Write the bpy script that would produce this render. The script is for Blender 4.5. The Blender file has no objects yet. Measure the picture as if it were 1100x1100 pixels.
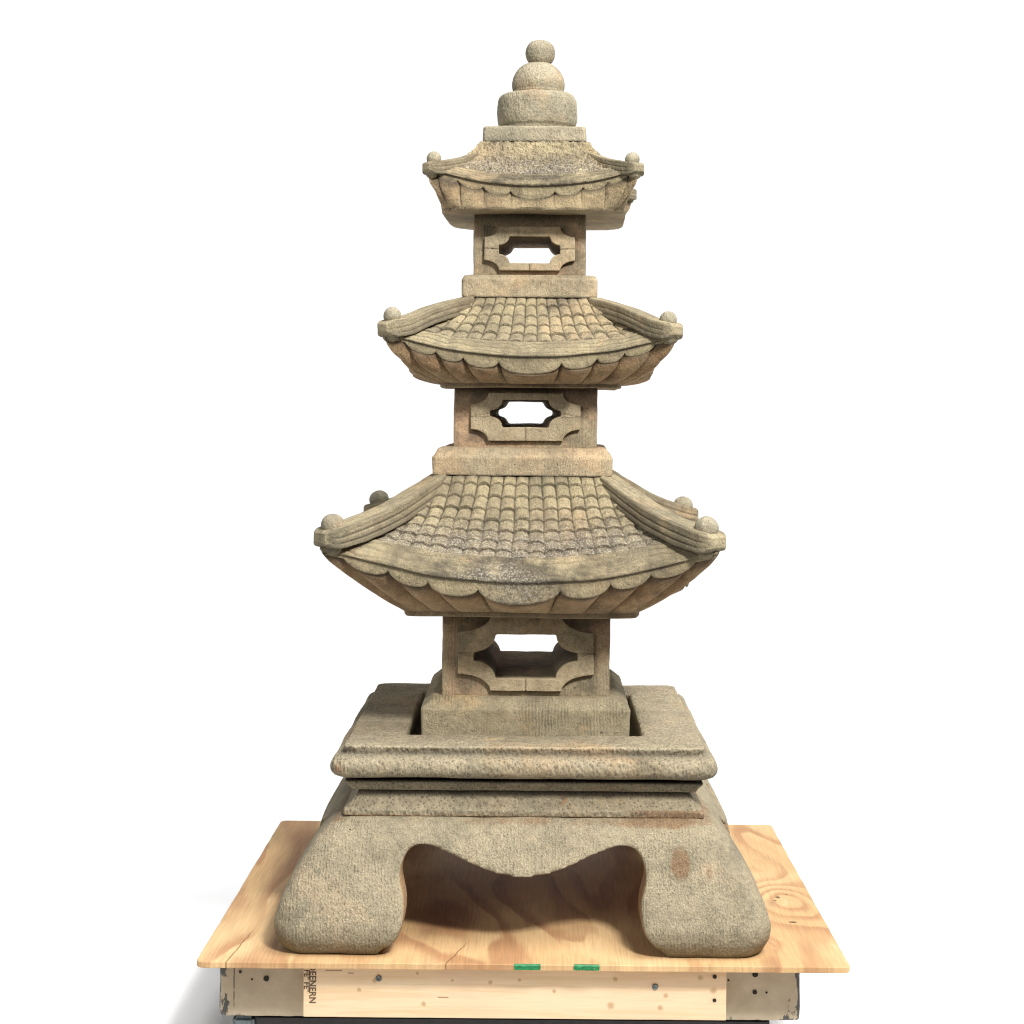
import bpy, bmesh, math, random
import numpy as np
from mathutils import Vector, Matrix, noise

random.seed(7)
rng = np.random.default_rng(11)
S = bpy.context.scene
COL = S.collection
PI = math.pi

# ------------------------------------------------------------------ helpers: objects
def thing(name, label, cat, loc=(0, 0, 0), rotz=0.0, group=None):
    o = bpy.data.objects.new(name, None)
    COL.objects.link(o)
    o.location = loc
    o.rotation_euler = (0, 0, rotz)
    o.empty_display_size = 0.1
    o['label'] = label
    o['category'] = cat
    if group:
        o['group'] = group
    return o


def link(name, me, mat, parent=None, loc=(0, 0, 0), rotz=0.0):
    me.name = name
    o = bpy.data.objects.new(name, me)
    COL.objects.link(o)
    mats = mat if isinstance(mat, (list, tuple)) else [mat]
    me.materials.clear()
    for m in mats:
        me.materials.append(m)
    o.parent = parent
    o.location = loc
    o.rotation_euler = (0, 0, rotz)
    return o


def mesh_from(verts, faces):
    me = bpy.data.meshes.new('m')
    me.from_pydata([tuple(v) for v in verts], [], [tuple(f) for f in faces])
    me.update()
    return me


def fix_normals(me):
    bm = bmesh.new(); bm.from_mesh(me)
    bmesh.ops.remove_doubles(bm, verts=bm.verts, dist=1e-6)
    bmesh.ops.recalc_face_normals(bm, faces=bm.faces)
    bm.to_mesh(me); bm.free()
    return me


def smooth(me, on=True):
    me.polygons.foreach_set('use_smooth', [on] * len(me.polygons))
    me.update()
    return me


def get_co(me):
    a = np.empty(len(me.vertices) * 3); me.vertices.foreach_get('co', a)
    return a.reshape(-1, 3)


def set_co(me, a):
    me.vertices.foreach_set('co', a.reshape(-1)); me.update()


def get_no(me):
    a = np.empty(len(me.vertices) * 3, dtype=np.float32)
    me.vertex_normals.foreach_get('vector', a)
    return a.reshape(-1, 3).astype(float)


def set_attr(me, name, vals):
    at = me.attributes.get(name) or me.attributes.new(name, 'FLOAT', 'POINT')
    at.data.foreach_set('value', np.asarray(vals, dtype=np.float32))


def vnoise(co, scale, seed=0.0, octaves=3):
    out = np.empty(len(co))
    off = Vector((seed * 3.7, seed * 1.3, -seed * 2.1))
    for i, c in enumerate(co):
        out[i] = noise.fractal(Vector(c) * scale + off, 0.9, 2.0, octaves)
    return out


def applied(me, mods):
    """run modifiers (callables that add them) on a mesh and return the result"""
    o = bpy.data.objects.new('tmp', me)
    COL.objects.link(o)
    for m in mods:
        m(o)
    dg = bpy.context.evaluated_depsgraph_get()
    dg.update()
    res = bpy.data.meshes.new_from_object(o.evaluated_get(dg))
    bpy.data.objects.remove(o)
    return res


def weather(me, voxel=0.004, it=3, amp=0.0012, scale=14, seed=0.0, chips=0.0):
    """melt a hard-edged solid into worn stone: voxel remesh, smooth, noise along normals"""
    def rem(o):
        m = o.modifiers.new('r', 'REMESH'); m.mode = 'VOXEL'; m.voxel_size = voxel
    def smo(o):
        m = o.modifiers.new('s', 'SMOOTH'); m.factor = 0.5; m.iterations = it
    res = applied(me, [rem, smo])
    co = get_co(res); no = get_no(res)
    d = vnoise(co, scale, seed) * amp
    if chips:
        c = vnoise(co, 38, seed + 5, 2)
        d -= np.clip(c - 0.45, 0, 1) * chips
    set_co(res, co + no * d[:, None])
    return smooth(res)


def add_box(bm, c, s, rot=None):
    m = Matrix.Translation(c)
    if rot is not None:
        m = m @ rot
    m = m @ Matrix.Diagonal((s[0], s[1], s[2], 1))
    return bmesh.ops.create_cube(bm, size=1.0, matrix=m)['verts']


def bm_mesh(bm):
    me = bpy.data.meshes.new('m'); bm.to_mesh(me); bm.free(); return me


def rsq(h, r, n_s=24, n_a=8):
    """ring of a rounded square, half width h, corner radius r, same count for any h, r"""
    r = max(min(r, h * 0.98), 1e-4)
    pts = []
    for k in range(4):
        a0 = -PI / 2 + k * PI / 2
        ca, sa = math.cos(k * PI / 2), math.sin(k * PI / 2)
        loc = []
        for i in range(n_s):
            loc.append((-(h - r) + 2 * (h - r) * i / n_s, -h))
        for i in range(n_a):
            a = -PI / 2 + (PI / 2) * i / n_a
            loc.append((h - r + r * math.cos(a), -(h - r) + r * math.sin(a)))
        for x, y in loc:
            pts.append((x * ca - y * sa, x * sa + y * ca))
    return pts


def loft(levels, **kw):
    """levels: (z, half, corner radius), closed by caps at both ends"""
    verts = []; faces = []
    n = None
    for z, h, r in levels:
        ring = rsq(h, r, **kw); n = len(ring)
        verts += [(x, y, z) for x, y in ring]
    for l in range(len(levels) - 1):
        for i in range(n):
            j = (i + 1) % n
            faces.append((l * n + i, l * n + j, (l + 1) * n + j, (l + 1) * n + i))
    faces.append(tuple(range(n))[::-1])
    faces.append(tuple(range((len(levels) - 1) * n, len(levels) * n)))
    me = mesh_from(verts, faces)
    bm = bmesh.new(); bm.from_mesh(me)
    bmesh.ops.recalc_face_normals(bm, faces=bm.faces)
    bm.to_mesh(me); bm.free()
    return me


def lathe(profile, seg=72):
    verts = []; faces = []
    for r, z in profile:
        for i in range(seg):
            a = 2 * PI * i / seg
            verts.append((r * math.cos(a), r * math.sin(a), z))
    for l in range(len(profile) - 1):
        for i in range(seg):
            j = (i + 1) % seg
            faces.append((l * seg + i, l * seg + j, (l + 1) * seg + j, (l + 1) * seg + i))
    faces.append(tuple(range(seg))[::-1])
    faces.append(tuple(range((len(profile) - 1) * seg, len(profile) * seg)))
    return mesh_from(verts, faces)

# ------------------------------------------------------------------ helpers: materials
class NT:
    def __init__(self, name):
        self.m = bpy.data.materials.new(name); self.m.use_nodes = True
        self.t = self.m.node_tree; self.t.nodes.clear()
        self.out = self.n('ShaderNodeOutputMaterial')
        self.b = self.n('ShaderNodeBsdfPrincipled')
        self.l(self.b.outputs[0], self.out.inputs[0])
    def n(self, t, **kw):
        nd = self.t.nodes.new(t)
        for k, v in kw.items():
            setattr(nd, k, v)
        return nd
    def l(self, a, b): self.t.links.new(a, b)
    def put(self, sock, v):
        if isinstance(v, bpy.types.NodeSocket): self.l(v, sock)
        else: sock.default_value = v
    def pos(self):
        return self.n('ShaderNodeNewGeometry').outputs['Position']
    def scale(self, vec, s):
        nd = self.n('ShaderNodeVectorMath', operation='MULTIPLY')
        self.put(nd.inputs[0], vec); nd.inputs[1].default_value = s
        return nd.outputs[0]
    def vadd(self, a, b):
        nd = self.n('ShaderNodeVectorMath', operation='ADD')
        self.put(nd.inputs[0], a); self.put(nd.inputs[1], b)
        return nd.outputs[0]
    def noise(self, vec, scale, detail=4, rough=0.55, dist=0.0, w=0.0):
        nd = self.n('ShaderNodeTexNoise')
        nd.noise_dimensions = '4D'
        self.l(vec, nd.inputs['Vector'])
        nd.inputs['W'].default_value = w
        nd.inputs['Scale'].default_value = scale; nd.inputs['Detail'].default_value = detail
        nd.inputs['Roughness'].default_value = rough; nd.inputs['Distortion'].default_value = dist
        return nd.outputs['Fac']
    def voro(self, vec, scale, feat='F1'):
        nd = self.n('ShaderNodeTexVoronoi', feature=feat)
        self.l(vec, nd.inputs['Vector']); nd.inputs['Scale'].default_value = scale
        return nd.outputs['Distance']
    def ramp(self, f, a, b, lo=0.0, hi=1.0):
        nd = self.n('ShaderNodeMapRange'); nd.interpolation_type = 'SMOOTHSTEP'
        self.put(nd.inputs[0], f)
        nd.inputs[1].default_value = a; nd.inputs[2].default_value = b
        nd.inputs[3].default_value = lo; nd.inputs[4].default_value = hi
        return nd.outputs[0]
    def math(self, op, a, b=0.0, clamp=False):
        nd = self.n('ShaderNodeMath', operation=op, use_clamp=clamp)
        self.put(nd.inputs[0], a); self.put(nd.inputs[1], b)
        return nd.outputs[0]
    def mix(self, f, a, b, mode='MIX'):
        nd = self.n('ShaderNodeMix', data_type='RGBA', blend_type=mode)
        self.put(nd.inputs[0], f)
        for s, v in ((nd.inputs[6], a), (nd.inputs[7], b)):
            if isinstance(v, bpy.types.NodeSocket): self.l(v, s)
            else: s.default_value = (*v, 1)
        return nd.outputs[2]
    def attr(self, name):
        return self.n('ShaderNodeAttribute', attribute_name=name).outputs['Fac']
    def sep(self, v):
        nd = self.n('ShaderNodeSeparateXYZ'); self.l(v, nd.inputs[0]); return nd.outputs
    def bump(self, h, strength, dist, prev=None):
        nd = self.n('ShaderNodeBump'); nd.inputs['Strength'].default_value = strength
        nd.inputs['Distance'].default_value = dist
        self.l(h, nd.inputs['Height'])
        if prev is not None: self.l(prev, nd.inputs['Normal'])
        return nd.outputs[0]


def stone(name, base=(0.37, 0.335, 0.25), warm=(0.47, 0.345, 0.20), warmth=0.5, comb=0.5,
          pits=0.5, grime=0.5, lichen=0.0, rust=0.0, w=0.0, ps=190):
    k = NT(name)
    p = k.pos()
    big = k.noise(p, 4.5, 5, 0.6, 0.4, w)
    mid = k.noise(p, 17, 6, 0.65, 0.2, w + 3)
    fine = k.noise(p, 90, 5, 0.7, 0, w + 6)
    spk = k.noise(p, 400, 2, 0.65, 0, w + 9)
    amt = k.ramp(k.noise(p, 13, 4, 0.6, 0, w + 81), 0.35, 0.65, 0.45, 1.25)
    spk = k.math('ADD', 0.5, k.math('MULTIPLY', k.math('SUBTRACT', spk, 0.5), amt))
    # warm buff patches over a grey-green ground
    f = k.ramp(k.math('ADD', k.math('MULTIPLY', big, 0.65), k.math('MULTIPLY', mid, 0.35)),
               0.62 - 0.25 * warmth, 0.74 - 0.25 * warmth)
    c = k.mix(f, base, warm)
    g = k.ramp(k.noise(p, 8, 6, 0.7, 0.5, w + 13), 0.46, 0.66)
    c = k.mix(k.math('MULTIPLY', g, 0.75), c, (base[0] * 0.58, base[1] * 0.60, base[2] * 0.62))
    # broad stains with ragged edges: bleached buff, olive algae, brown-black crust
    bl = k.ramp(k.noise(p, 5.5, 9, 0.72, 0.8, w + 91), 0.53, 0.66)
    c = k.mix(k.math('MULTIPLY', bl, 0.55 + 0.3 * warmth), c, (warm[0] * 1.2, warm[1] * 1.13, warm[2] * 1.1))
    al = k.ramp(k.noise(p, 6.5, 9, 0.75, 0.5, w + 95), 0.55, 0.68)
    c = k.mix(k.math('MULTIPLY', al, 0.26), c, (0.235, 0.205, 0.11))
    cru = k.ramp(k.noise(p, 9, 10, 0.8, 0.4, w + 99), 0.56 - 0.04 * grime, 0.68)
    c = k.mix(k.math('MULTIPLY', cru, 0.8 * grime), c, (0.115, 0.092, 0.062))
    if rust:
        r = k.ramp(k.noise(p, 11, 7, 0.75, 0.6, w + 17), 0.62 - 0.16 * rust, 0.72 - 0.1 * rust)
        c = k.mix(k.math('MULTIPLY', r, 0.75), c, (0.33, 0.165, 0.075))
    ra = k.ramp(k.math('MULTIPLY', k.attr('rust'), k.math('ADD', k.noise(k.scale(p, (1, 1, 0.4)), 130, 4, 0.7, 0, w + 71), 0.15)), 0.22, 0.5)
    c = k.mix(k.math('MULTIPLY', ra, 0.62), c, (0.20, 0.098, 0.042))
    # ochre undersides / inner faces
    oc = k.math('MULTIPLY', k.attr('ochre'), k.ramp(mid, 0.3, 0.62, 0.45, 1.0), True)
    c = k.mix(oc, c, (0.36, 0.205, 0.10))
    # grime streaks
    gr = k.ramp(k.math('ADD', k.math('ADD', k.math('MULTIPLY', mid, 0.5), k.math('MULTIPLY', big, 0.25)), k.math('MULTIPLY', spk, 0.25)), 0.47, 0.62)
    c = k.mix(k.math('MULTIPLY', gr, 0.62 * grime), c, (0.105, 0.098, 0.08))
    # grain
    c = k.mix(k.ramp(fine, 0.3, 0.7, 0.0, 0.55), c, (0.18, 0.165, 0.125), 'MULTIPLY') if False else c
    val = k.math('ADD', k.math('ADD', k.ramp(fine, 0.28, 0.72, 0.84, 1.12), k.ramp(spk, 0.32, 0.68, -0.29, 0.26)), k.ramp(k.noise(p, 42, 4, 0.6, 0.3, w + 51), 0.35, 0.65, -0.06, 0.06))
    hs = k.n('ShaderNodeHueSaturation'); k.l(c, hs.inputs['Color']); k.l(val, hs.inputs['Value'])
    c = hs.outputs[0]
    # wear along edges, grime and painted-in shade in hollows
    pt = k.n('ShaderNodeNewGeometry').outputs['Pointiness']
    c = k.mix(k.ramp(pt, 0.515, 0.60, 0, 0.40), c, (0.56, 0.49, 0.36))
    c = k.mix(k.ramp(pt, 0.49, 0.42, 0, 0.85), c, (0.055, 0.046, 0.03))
    # a warm cast over the whole cast stone, rain-streaked
    c = k.mix(1.0, c, (1.0, 0.985, 0.955), 'MULTIPLY')
    st = k.ramp(k.noise(k.scale(p, (1, 1, 0.16)), 34, 5, 0.65, 0.2, w + 111), 0.54, 0.70)
    c = k.mix(k.math('MULTIPLY', st, 0.42 * grime), c, (0.12, 0.10, 0.072))
    # painted attributes; real dirt and painted shade share one mask
    dirt_shade = k.math('MULTIPLY', k.attr('dirt_shade'), k.ramp(fine, 0.25, 0.6, 0.65, 1.0), True)
    c = k.mix(dirt_shade, c, (0.062, 0.055, 0.042))
    if lichen:
        lw = k.ramp(k.math('MULTIPLY', k.attr('lichen'), k.noise(p, 280, 4, 0.7, 0.4, w + 21)), 0.47, 0.60)
        ld = k.ramp(k.math('MULTIPLY', k.attr('lichen'), k.noise(p, 75, 5, 0.75, 0, w + 27)), 0.40, 0.54)
        c = k.mix(k.math('MULTIPLY', ld, 0.62), c, (0.115, 0.090, 0.065))
        c = k.mix(k.math('MULTIPLY', lw, 0.5), c, (0.52, 0.49, 0.41))
    # a few pale and a few black flecks everywhere
    fl = k.ramp(k.noise(p, 140, 2, 0.5, 0, w + 31), 0.70, 0.76)
    c = k.mix(k.math('MULTIPLY', fl, 0.5), c, (0.62, 0.57, 0.45))
    bf = k.ramp(k.noise(p, 95, 2, 0.5, 0, w + 35), 0.70, 0.75)
    c = k.mix(k.math('MULTIPLY', bf, 0.75), c, (0.06, 0.055, 0.045))
    # relief
    xyz = k.sep(p)
    wob = k.math('MULTIPLY', k.noise(p, 22, 4, 0.6, 0, w), 0.013)
    nn = k.sep(k.n('ShaderNodeNewGeometry').outputs['Normal'])
    side = k.math('GREATER_THAN', k.math('ABSOLUTE', nn[0]), k.math('ABSOLUTE', nn[1]))
    ax = k.math('ADD', k.math('MULTIPLY', xyz[1], side), k.math('MULTIPLY', xyz[0], k.math('SUBTRACT', 1.0, side)))
    ln = k.math('SINE', k.math('MULTIPLY', k.math('ADD', ax, wob), 2 * PI / 0.0066))
    cm = k.math('MULTIPLY', ln, k.math('MULTIPLY', k.ramp(k.noise(p, 9, 3, 0.5, 0, w + 40), 0.40, 0.58), k.ramp(k.noise(k.scale(p, (1, 1, 0.35)), 120, 3, 0.6, 0, w + 44), 0.35, 0.6, 0.15, 1.0)))
    vp = k.voro(k.scale(p, (1.25, 1.25, 0.62)), ps)
    vp = k.math('ADD', vp, k.math('MULTIPLY', k.math('SUBTRACT', 0.5, k.noise(p, 24, 3, 0.6, 0, w + 61)), 0.5))
    n = k.bump(mid, 0.6, 0.008)
    n = k.bump(fine, 0.7, 0.004, n)
    n = k.bump(spk, 0.6, 0.0020, n)
    if comb: n = k.bump(cm, 0.6 * comb, 0.0018, n)
    if pits: n = k.bump(vp, 0.9 * pits, 0.003, n)
    # comb lines and pits catch dirt as well
    if comb:
        c = k.mix(k.math('MULTIPLY', k.ramp(cm, -0.2, -0.95), 0.42 * comb), c, (0.10, 0.09, 0.065))
    if pits:
        c = k.mix(k.math('MULTIPLY', k.ramp(vp, 0.34, 0.16), 0.55 * pits), c, (0.10, 0.09, 0.07))
    k.l(c, k.b.inputs['Base Color']); k.l(n, k.b.inputs['Normal'])
    k.b.inputs['Roughness'].default_value = 0.92
    k.b.inputs['Specular IOR Level'].default_value = 0.25
    return k.m


M = {}
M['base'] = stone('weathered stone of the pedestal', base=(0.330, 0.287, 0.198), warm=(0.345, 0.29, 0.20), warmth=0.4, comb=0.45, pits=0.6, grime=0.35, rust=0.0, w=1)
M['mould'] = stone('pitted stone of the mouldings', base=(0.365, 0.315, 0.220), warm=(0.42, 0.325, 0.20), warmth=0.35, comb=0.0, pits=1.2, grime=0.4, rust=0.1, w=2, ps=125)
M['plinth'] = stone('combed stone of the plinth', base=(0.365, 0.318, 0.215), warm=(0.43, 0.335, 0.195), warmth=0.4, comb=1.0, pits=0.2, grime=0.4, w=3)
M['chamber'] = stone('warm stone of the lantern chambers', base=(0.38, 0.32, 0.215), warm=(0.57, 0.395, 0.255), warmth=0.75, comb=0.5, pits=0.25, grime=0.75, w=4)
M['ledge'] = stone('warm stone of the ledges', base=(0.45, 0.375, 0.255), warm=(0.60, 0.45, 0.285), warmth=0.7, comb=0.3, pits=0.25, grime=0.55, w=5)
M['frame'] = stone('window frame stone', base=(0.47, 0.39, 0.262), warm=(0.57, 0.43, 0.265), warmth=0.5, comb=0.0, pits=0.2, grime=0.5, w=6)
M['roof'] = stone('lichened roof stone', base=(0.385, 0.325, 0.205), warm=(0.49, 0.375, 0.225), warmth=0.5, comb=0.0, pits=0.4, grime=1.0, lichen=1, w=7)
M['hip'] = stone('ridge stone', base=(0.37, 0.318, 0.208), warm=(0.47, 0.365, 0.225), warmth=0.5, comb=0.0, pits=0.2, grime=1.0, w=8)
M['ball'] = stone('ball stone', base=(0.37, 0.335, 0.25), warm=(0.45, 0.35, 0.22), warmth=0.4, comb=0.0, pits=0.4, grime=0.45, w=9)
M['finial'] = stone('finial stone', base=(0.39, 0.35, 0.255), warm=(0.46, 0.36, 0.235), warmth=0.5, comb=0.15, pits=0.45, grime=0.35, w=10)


def plywood():
    k = NT('plywood face veneer')
    p = k.pos()
    q = k.scale(p, (2.1, 0.62, 1.0))
    field = k.noise(q, 1.7, 2.5, 0.5, 0.5, 4.3)
    xyz = k.sep(p)
    # knots disturb the growth-ring field
    for (kx, ky, s, a) in ((0.532, -0.075, 0.085, 0.34), (0.50, 0.03, 0.07, -0.2), (-0.46, -0.12, 0.06, 0.2), (0.13, -0.42, 0.06, 0.1)):
        dx = k.math('MULTIPLY', k.math('SUBTRACT', xyz[0], kx), 1.0)
        dy = k.math('MULTIPLY', k.math('SUBTRACT', xyz[1], ky), 0.55)
        d2 = k.math('ADD', k.math('MULTIPLY', dx, dx), k.math('MULTIPLY', dy, dy))
        e = k.math('EXPONENT', k.math('MULTIPLY', d2, -1.0 / (s * s)))
        field = k.math('ADD', field, k.math('MULTIPLY', e, a))
    wob = k.math('MULTIPLY', k.noise(k.scale(p, (9, 2.2, 1)), 3, 4, 0.6, 0, 1), 0.035)
    s = k.math('FRACT', k.math('MULTIPLY', k.math('ADD', field, wob), 9.5))
    late = k.math('MULTIPLY', k.ramp(s, 0.25, 0.80), k.ramp(s, 1.0, 0.86))
    patch = k.noise(k.scale(p, (1.5, 0.8, 1)), 2.6, 4, 0.6, 0.3, 8)
    fib = k.noise(k.scale(p, (260, 9, 1)), 1.0, 4, 0.6, 0, 2)
    c = k.mix(k.ramp(patch, 0.35, 0.65), (0.65, 0.42, 0.172), (0.54, 0.315, 0.110))
    c = k.mix(k.math('MULTIPLY', late, k.ramp(k.noise(p, 3.3, 3, 0.5, 0, 5), 0.35, 0.6, 0.25, 1.0)), c, (0.41, 0.195, 0.06))
    hs = k.n('ShaderNodeHueSaturation'); k.l(c, hs.inputs['Color']); hs.inputs['Saturation'].default_value = 0.87
    k.l(k.ramp(fib, 0.3, 0.7, 0.86, 1.10), hs.inputs['Value'])
    c = hs.outputs[0]
    # scuffs and grey foot traffic
    sc = k.ramp(k.noise(p, 7, 7, 0.75, 0.3, 9), 0.54, 0.70)
    c = k.mix(k.math('MULTIPLY', sc, 0.42), c, (0.25, 0.165, 0.095))
    lt = k.ramp(k.noise(k.scale(p, (3, 1.1, 1)), 6, 5, 0.7, 0.3, 12), 0.58, 0.72)
    c = k.mix(k.math('MULTIPLY', lt, 0.35), c, (0.80, 0.62, 0.37))
    dk = k.ramp(k.noise(k.scale(p, (3, 1.2, 1)), 26, 2, 0.5, 0, 15), 0.745, 0.775)
    c = k.mix(k.math('MULTIPLY', dk, 0.8), c, (0.09, 0.05, 0.025))
    for (kx, ky, sx, sy) in ((0.524, -0.075, 0.007, 0.010), (0.545, -0.055, 0.0035, 0.004), (0.515, -0.098, 0.004, 0.006), (0.53, -0.24, 0.011, 0.008), (-0.455, 0.24, 0.007, 0.010)):
        dx = k.math('DIVIDE', k.math('SUBTRACT', xyz[0], kx), sx)
        dy = k.math('DIVIDE', k.math('SUBTRACT', xyz[1], ky), sy)
        d2 = k.math('ADD', k.math('ADD', k.math('MULTIPLY', dx, dx), k.math('MULTIPLY', dy, dy)), k.math('MULTIPLY', k.noise(p, 160, 2), 0.9))
        c = k.mix(k.ramp(d2, 1.35, 0.6, 0, 0.85), c, (0.075, 0.04, 0.02))
    # split along the front left corner
    for (x0, sl, y1) in ((-0.566, 0.10, -0.30), (-0.158, 0.30, -0.36), (0.335, -0.02, -0.47)):
        wv = k.math('MULTIPLY', k.math('SUBTRACT', k.noise(k.scale(p, (1, 14, 1)), 3, 3), 0.5), 0.012)
        dx = k.math('ABSOLUTE', k.math('ADD', k.math('SUBTRACT', k.math('SUBTRACT', xyz[0], x0), k.math('MULTIPLY', k.math('ADD', xyz[1], 0.5), sl)), wv))
        f = k.math('MULTIPLY', k.ramp(dx, 0.0022, 0.0008), k.ramp(xyz[1], y1, y1 - 0.06))
        c = k.mix(k.math('MULTIPLY', f, 0.75), c, (0.16, 0.08, 0.03))
    k.l(c, k.b.inputs['Base Color'])
    n = k.bump(fib, 0.5, 0.0016)
    n = k.bump(k.noise(p, 40, 5, 0.7), 0.4, 0.002, n)
    n = k.bump(late, 0.15, 0.0012, n)
    k.l(n, k.b.inputs['Normal'])
    k.b.inputs['Roughness'].default_value = 0.68
    k.b.inputs['Specular IOR Level'].default_value = 0.3
    return k.m


def plyedge():
    k = NT('plywood cut edge')
    p = k.pos(); xyz = k.sep(p)
    z = k.math('ADD', xyz[2], k.math('MULTIPLY', k.noise(k.scale(p, (1, 1, 1)), 14, 3), 0.004))
    band = k.ramp(k.math('SINE', k.math('MULTIPLY', z, 2 * PI / 0.0075)), -0.5, 0.5)
    c = k.mix(band, (0.50, 0.30, 0.15), (0.74, 0.55, 0.34))
    dk = k.ramp(k.noise(k.scale(p, (9, 9, 120)), 3, 4, 0.7), 0.5, 0.68)
    c = k.mix(k.math('MULTIPLY', dk, 0.7), c, (0.24, 0.11, 0.05))
    k.l(c, k.b.inputs['Base Color'])
    k.l(k.bump(dk, 0.5, 0.002), k.b.inputs['Normal'])
    k.b.inputs['Roughness'].default_value = 0.85
    return k.m


def pine():
    k = NT('planed pine')
    p = k.pos()
    g = k.noise(k.scale(p, (2.2, 2.2, 46)), 1.6, 5, 0.6, 0.3, 3)
    c = k.mix(k.ramp(g, 0.35, 0.7), (0.76, 0.59, 0.385), (0.66, 0.47, 0.27))
    fi = k.noise(k.scale(p, (12, 12, 420)), 1.0, 4, 0.6, 0, 6)
    c = k.mix(k.ramp(fi, 0.48, 0.72, 0, 0.30), c, (0.52, 0.33, 0.17))
    pk = k.noise(k.scale(p, (1, 1, 1)), 3.5, 3, 0.5, 0, 11)
    c = k.mix(k.ramp(pk, 0.45, 0.65, 0, 0.45), c, (0.72, 0.47, 0.31))
    xyz = k.sep(p)
    for (x, z, r) in ((-0.293, -0.044, 0.0045), (-0.213, -0.030, 0.0032), (-0.146, -0.043, 0.003), (-0.075, -0.046, 0.004),
                      (-0.322, -0.062, 0.004), (-0.20, -0.088, 0.0045), (0.045, -0.062, 0.0036), (0.16, -0.038, 0.0042), (0.255, -0.068, 0.0045),
                      (0.152, -0.088, 0.0065), (0.32, -0.034, 0.005), (0.245, -0.091, 0.005), (-0.02, -0.041, 0.003), (0.345, -0.058, 0.006)):
        dx = k.math('SUBTRACT', xyz[0], x); dz = k.math('SUBTRACT', xyz[2], z)
        d = k.math('SQRT', k.math('ADD', k.math('MULTIPLY', dx, dx), k.math('MULTIPLY', dz, dz)))
        d = k.math('ADD', d, k.math('MULTIPLY', k.math('SUBTRACT', k.noise(p, 150, 3), 0.5), 0.005))
        c = k.mix(k.ramp(d, r * 1.5, r * 0.4, 0, 0.65), c, (0.36, 0.20, 0.08))
    for (x0, x1, z) in ((-0.388, -0.352, -0.026), (-0.176, -0.152, -0.075), (-0.345, -0.33, -0.031)):
        f = k.math('MULTIPLY', k.ramp(k.math('ABSOLUTE', k.math('SUBTRACT', xyz[2], z)), 0.0016, 0.0005),
                   k.math('MULTIPLY', k.ramp(xyz[0], x0, x0 + 0.004), k.ramp(xyz[0], x1, x1 - 0.004)))
        c = k.mix(k.math('MULTIPLY', f, 0.8), c, (0.17, 0.08, 0.04))
    # reddish grime along the bottom arris
    c = k.mix(k.ramp(k.math('ADD', xyz[2], k.math('MULTIPLY', k.noise(p, 20, 3), 0.006)), -0.1095, -0.1135, 0, 0.75), c, (0.16, 0.065, 0.045))
    k.l(c, k.b.inputs['Base Color'])
    k.l(k.bump(fi, 0.25, 0.001), k.b.inputs['Normal'])
    k.b.inputs['Roughness'].default_value = 0.6
    return k.m


def greypaint():
    k = NT('worn grey beige paint on timber')
    p = k.pos(); xyz = k.sep(p)
    a = k.noise(p, 8, 6, 0.65, 0.2, 2)
    c = k.mix(k.ramp(a, 0.35, 0.68), (0.43, 0.355, 0.245), (0.33, 0.265, 0.175))
    s = k.noise(k.scale(p, (1.4, 1, 0.6)), 34, 5, 0.72, 0.4, 6)
    em = k.attr('wear')
    f = k.ramp(k.math('ADD', s, k.math('MULTIPLY', em, 0.36)), 0.69, 0.75)
    c = k.mix(k.math('MULTIPLY', f, 0.93), c, (0.032, 0.034, 0.034))
    l2 = k.ramp(k.math('ADD', k.noise(k.scale(p, (1, 1, 0.5)), 90, 4, 0.7, 0, 9), k.math('MULTIPLY', em, 0.12)), 0.66, 0.72)
    c = k.mix(k.math('MULTIPLY', l2, 0.6), c, (0.5, 0.46, 0.37))
    wv = k.math('MULTIPLY', k.math('SUBTRACT', k.noise(k.scale(p, (1, 1, 1)), 40, 3), 0.5), 0.004)
    cr = k.math('ABSOLUTE', k.math('ADD', k.math('SUBTRACT', xyz[0], -0.567), wv))
    cf = k.math('MULTIPLY', k.ramp(cr, 0.0016, 0.0006), k.ramp(k.noise(p, 25, 2, 0.5, 0, 3), 0.4, 0.5))
    c = k.mix(k.math('MULTIPLY', cf, 0.9), c, (0.03, 0.025, 0.02))
    k.l(c, k.b.inputs['Base Color'])
    n = k.bump(k.noise(k.scale(p, (60, 60, 300)), 1, 4), 0.2, 0.001)
    n = k.bump(f, -0.5, 0.001, n)
    k.l(n, k.b.inputs['Normal'])
    k.b.inputs['Roughness'].default_value = 0.6
    return k.m


def simple(name, col, rough=0.6, metal=0.0, var=0.25, scale=60, bump=0.2):
    k = NT(name)
    p = k.pos()
    a = k.noise(p, scale, 5, 0.65)
    lo = tuple(v * (1 - var) for v in col); hi = tuple(min(1, v * (1 + var)) for v in col)
    k.l(k.mix(k.ramp(a, 0.3, 0.7), lo, hi), k.b.inputs['Base Color'])
    k.l(k.bump(a, bump, 0.001), k.b.inputs['Normal'])
    k.b.inputs['Roughness'].default_value = rough; k.b.inputs['Metallic'].default_value = metal
    return k.m


def worn_green():
    k = NT('green marker paint')
    p = k.pos()
    a = k.noise(k.scale(p, (1, 1, 3)), 160, 5, 0.7)
    c = k.mix(k.ramp(a, 0.42, 0.62), (0.004, 0.13, 0.04), (0.02, 0.25, 0.085))
    c = k.mix(k.ramp(k.noise(p, 110, 3, 0.6, 0, 5), 0.66, 0.72), c, (0.55, 0.62, 0.42))
    k.l(c, k.b.inputs['Base Color']); k.b.inputs['Roughness'].default_value = 0.5
    return k.m


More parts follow.
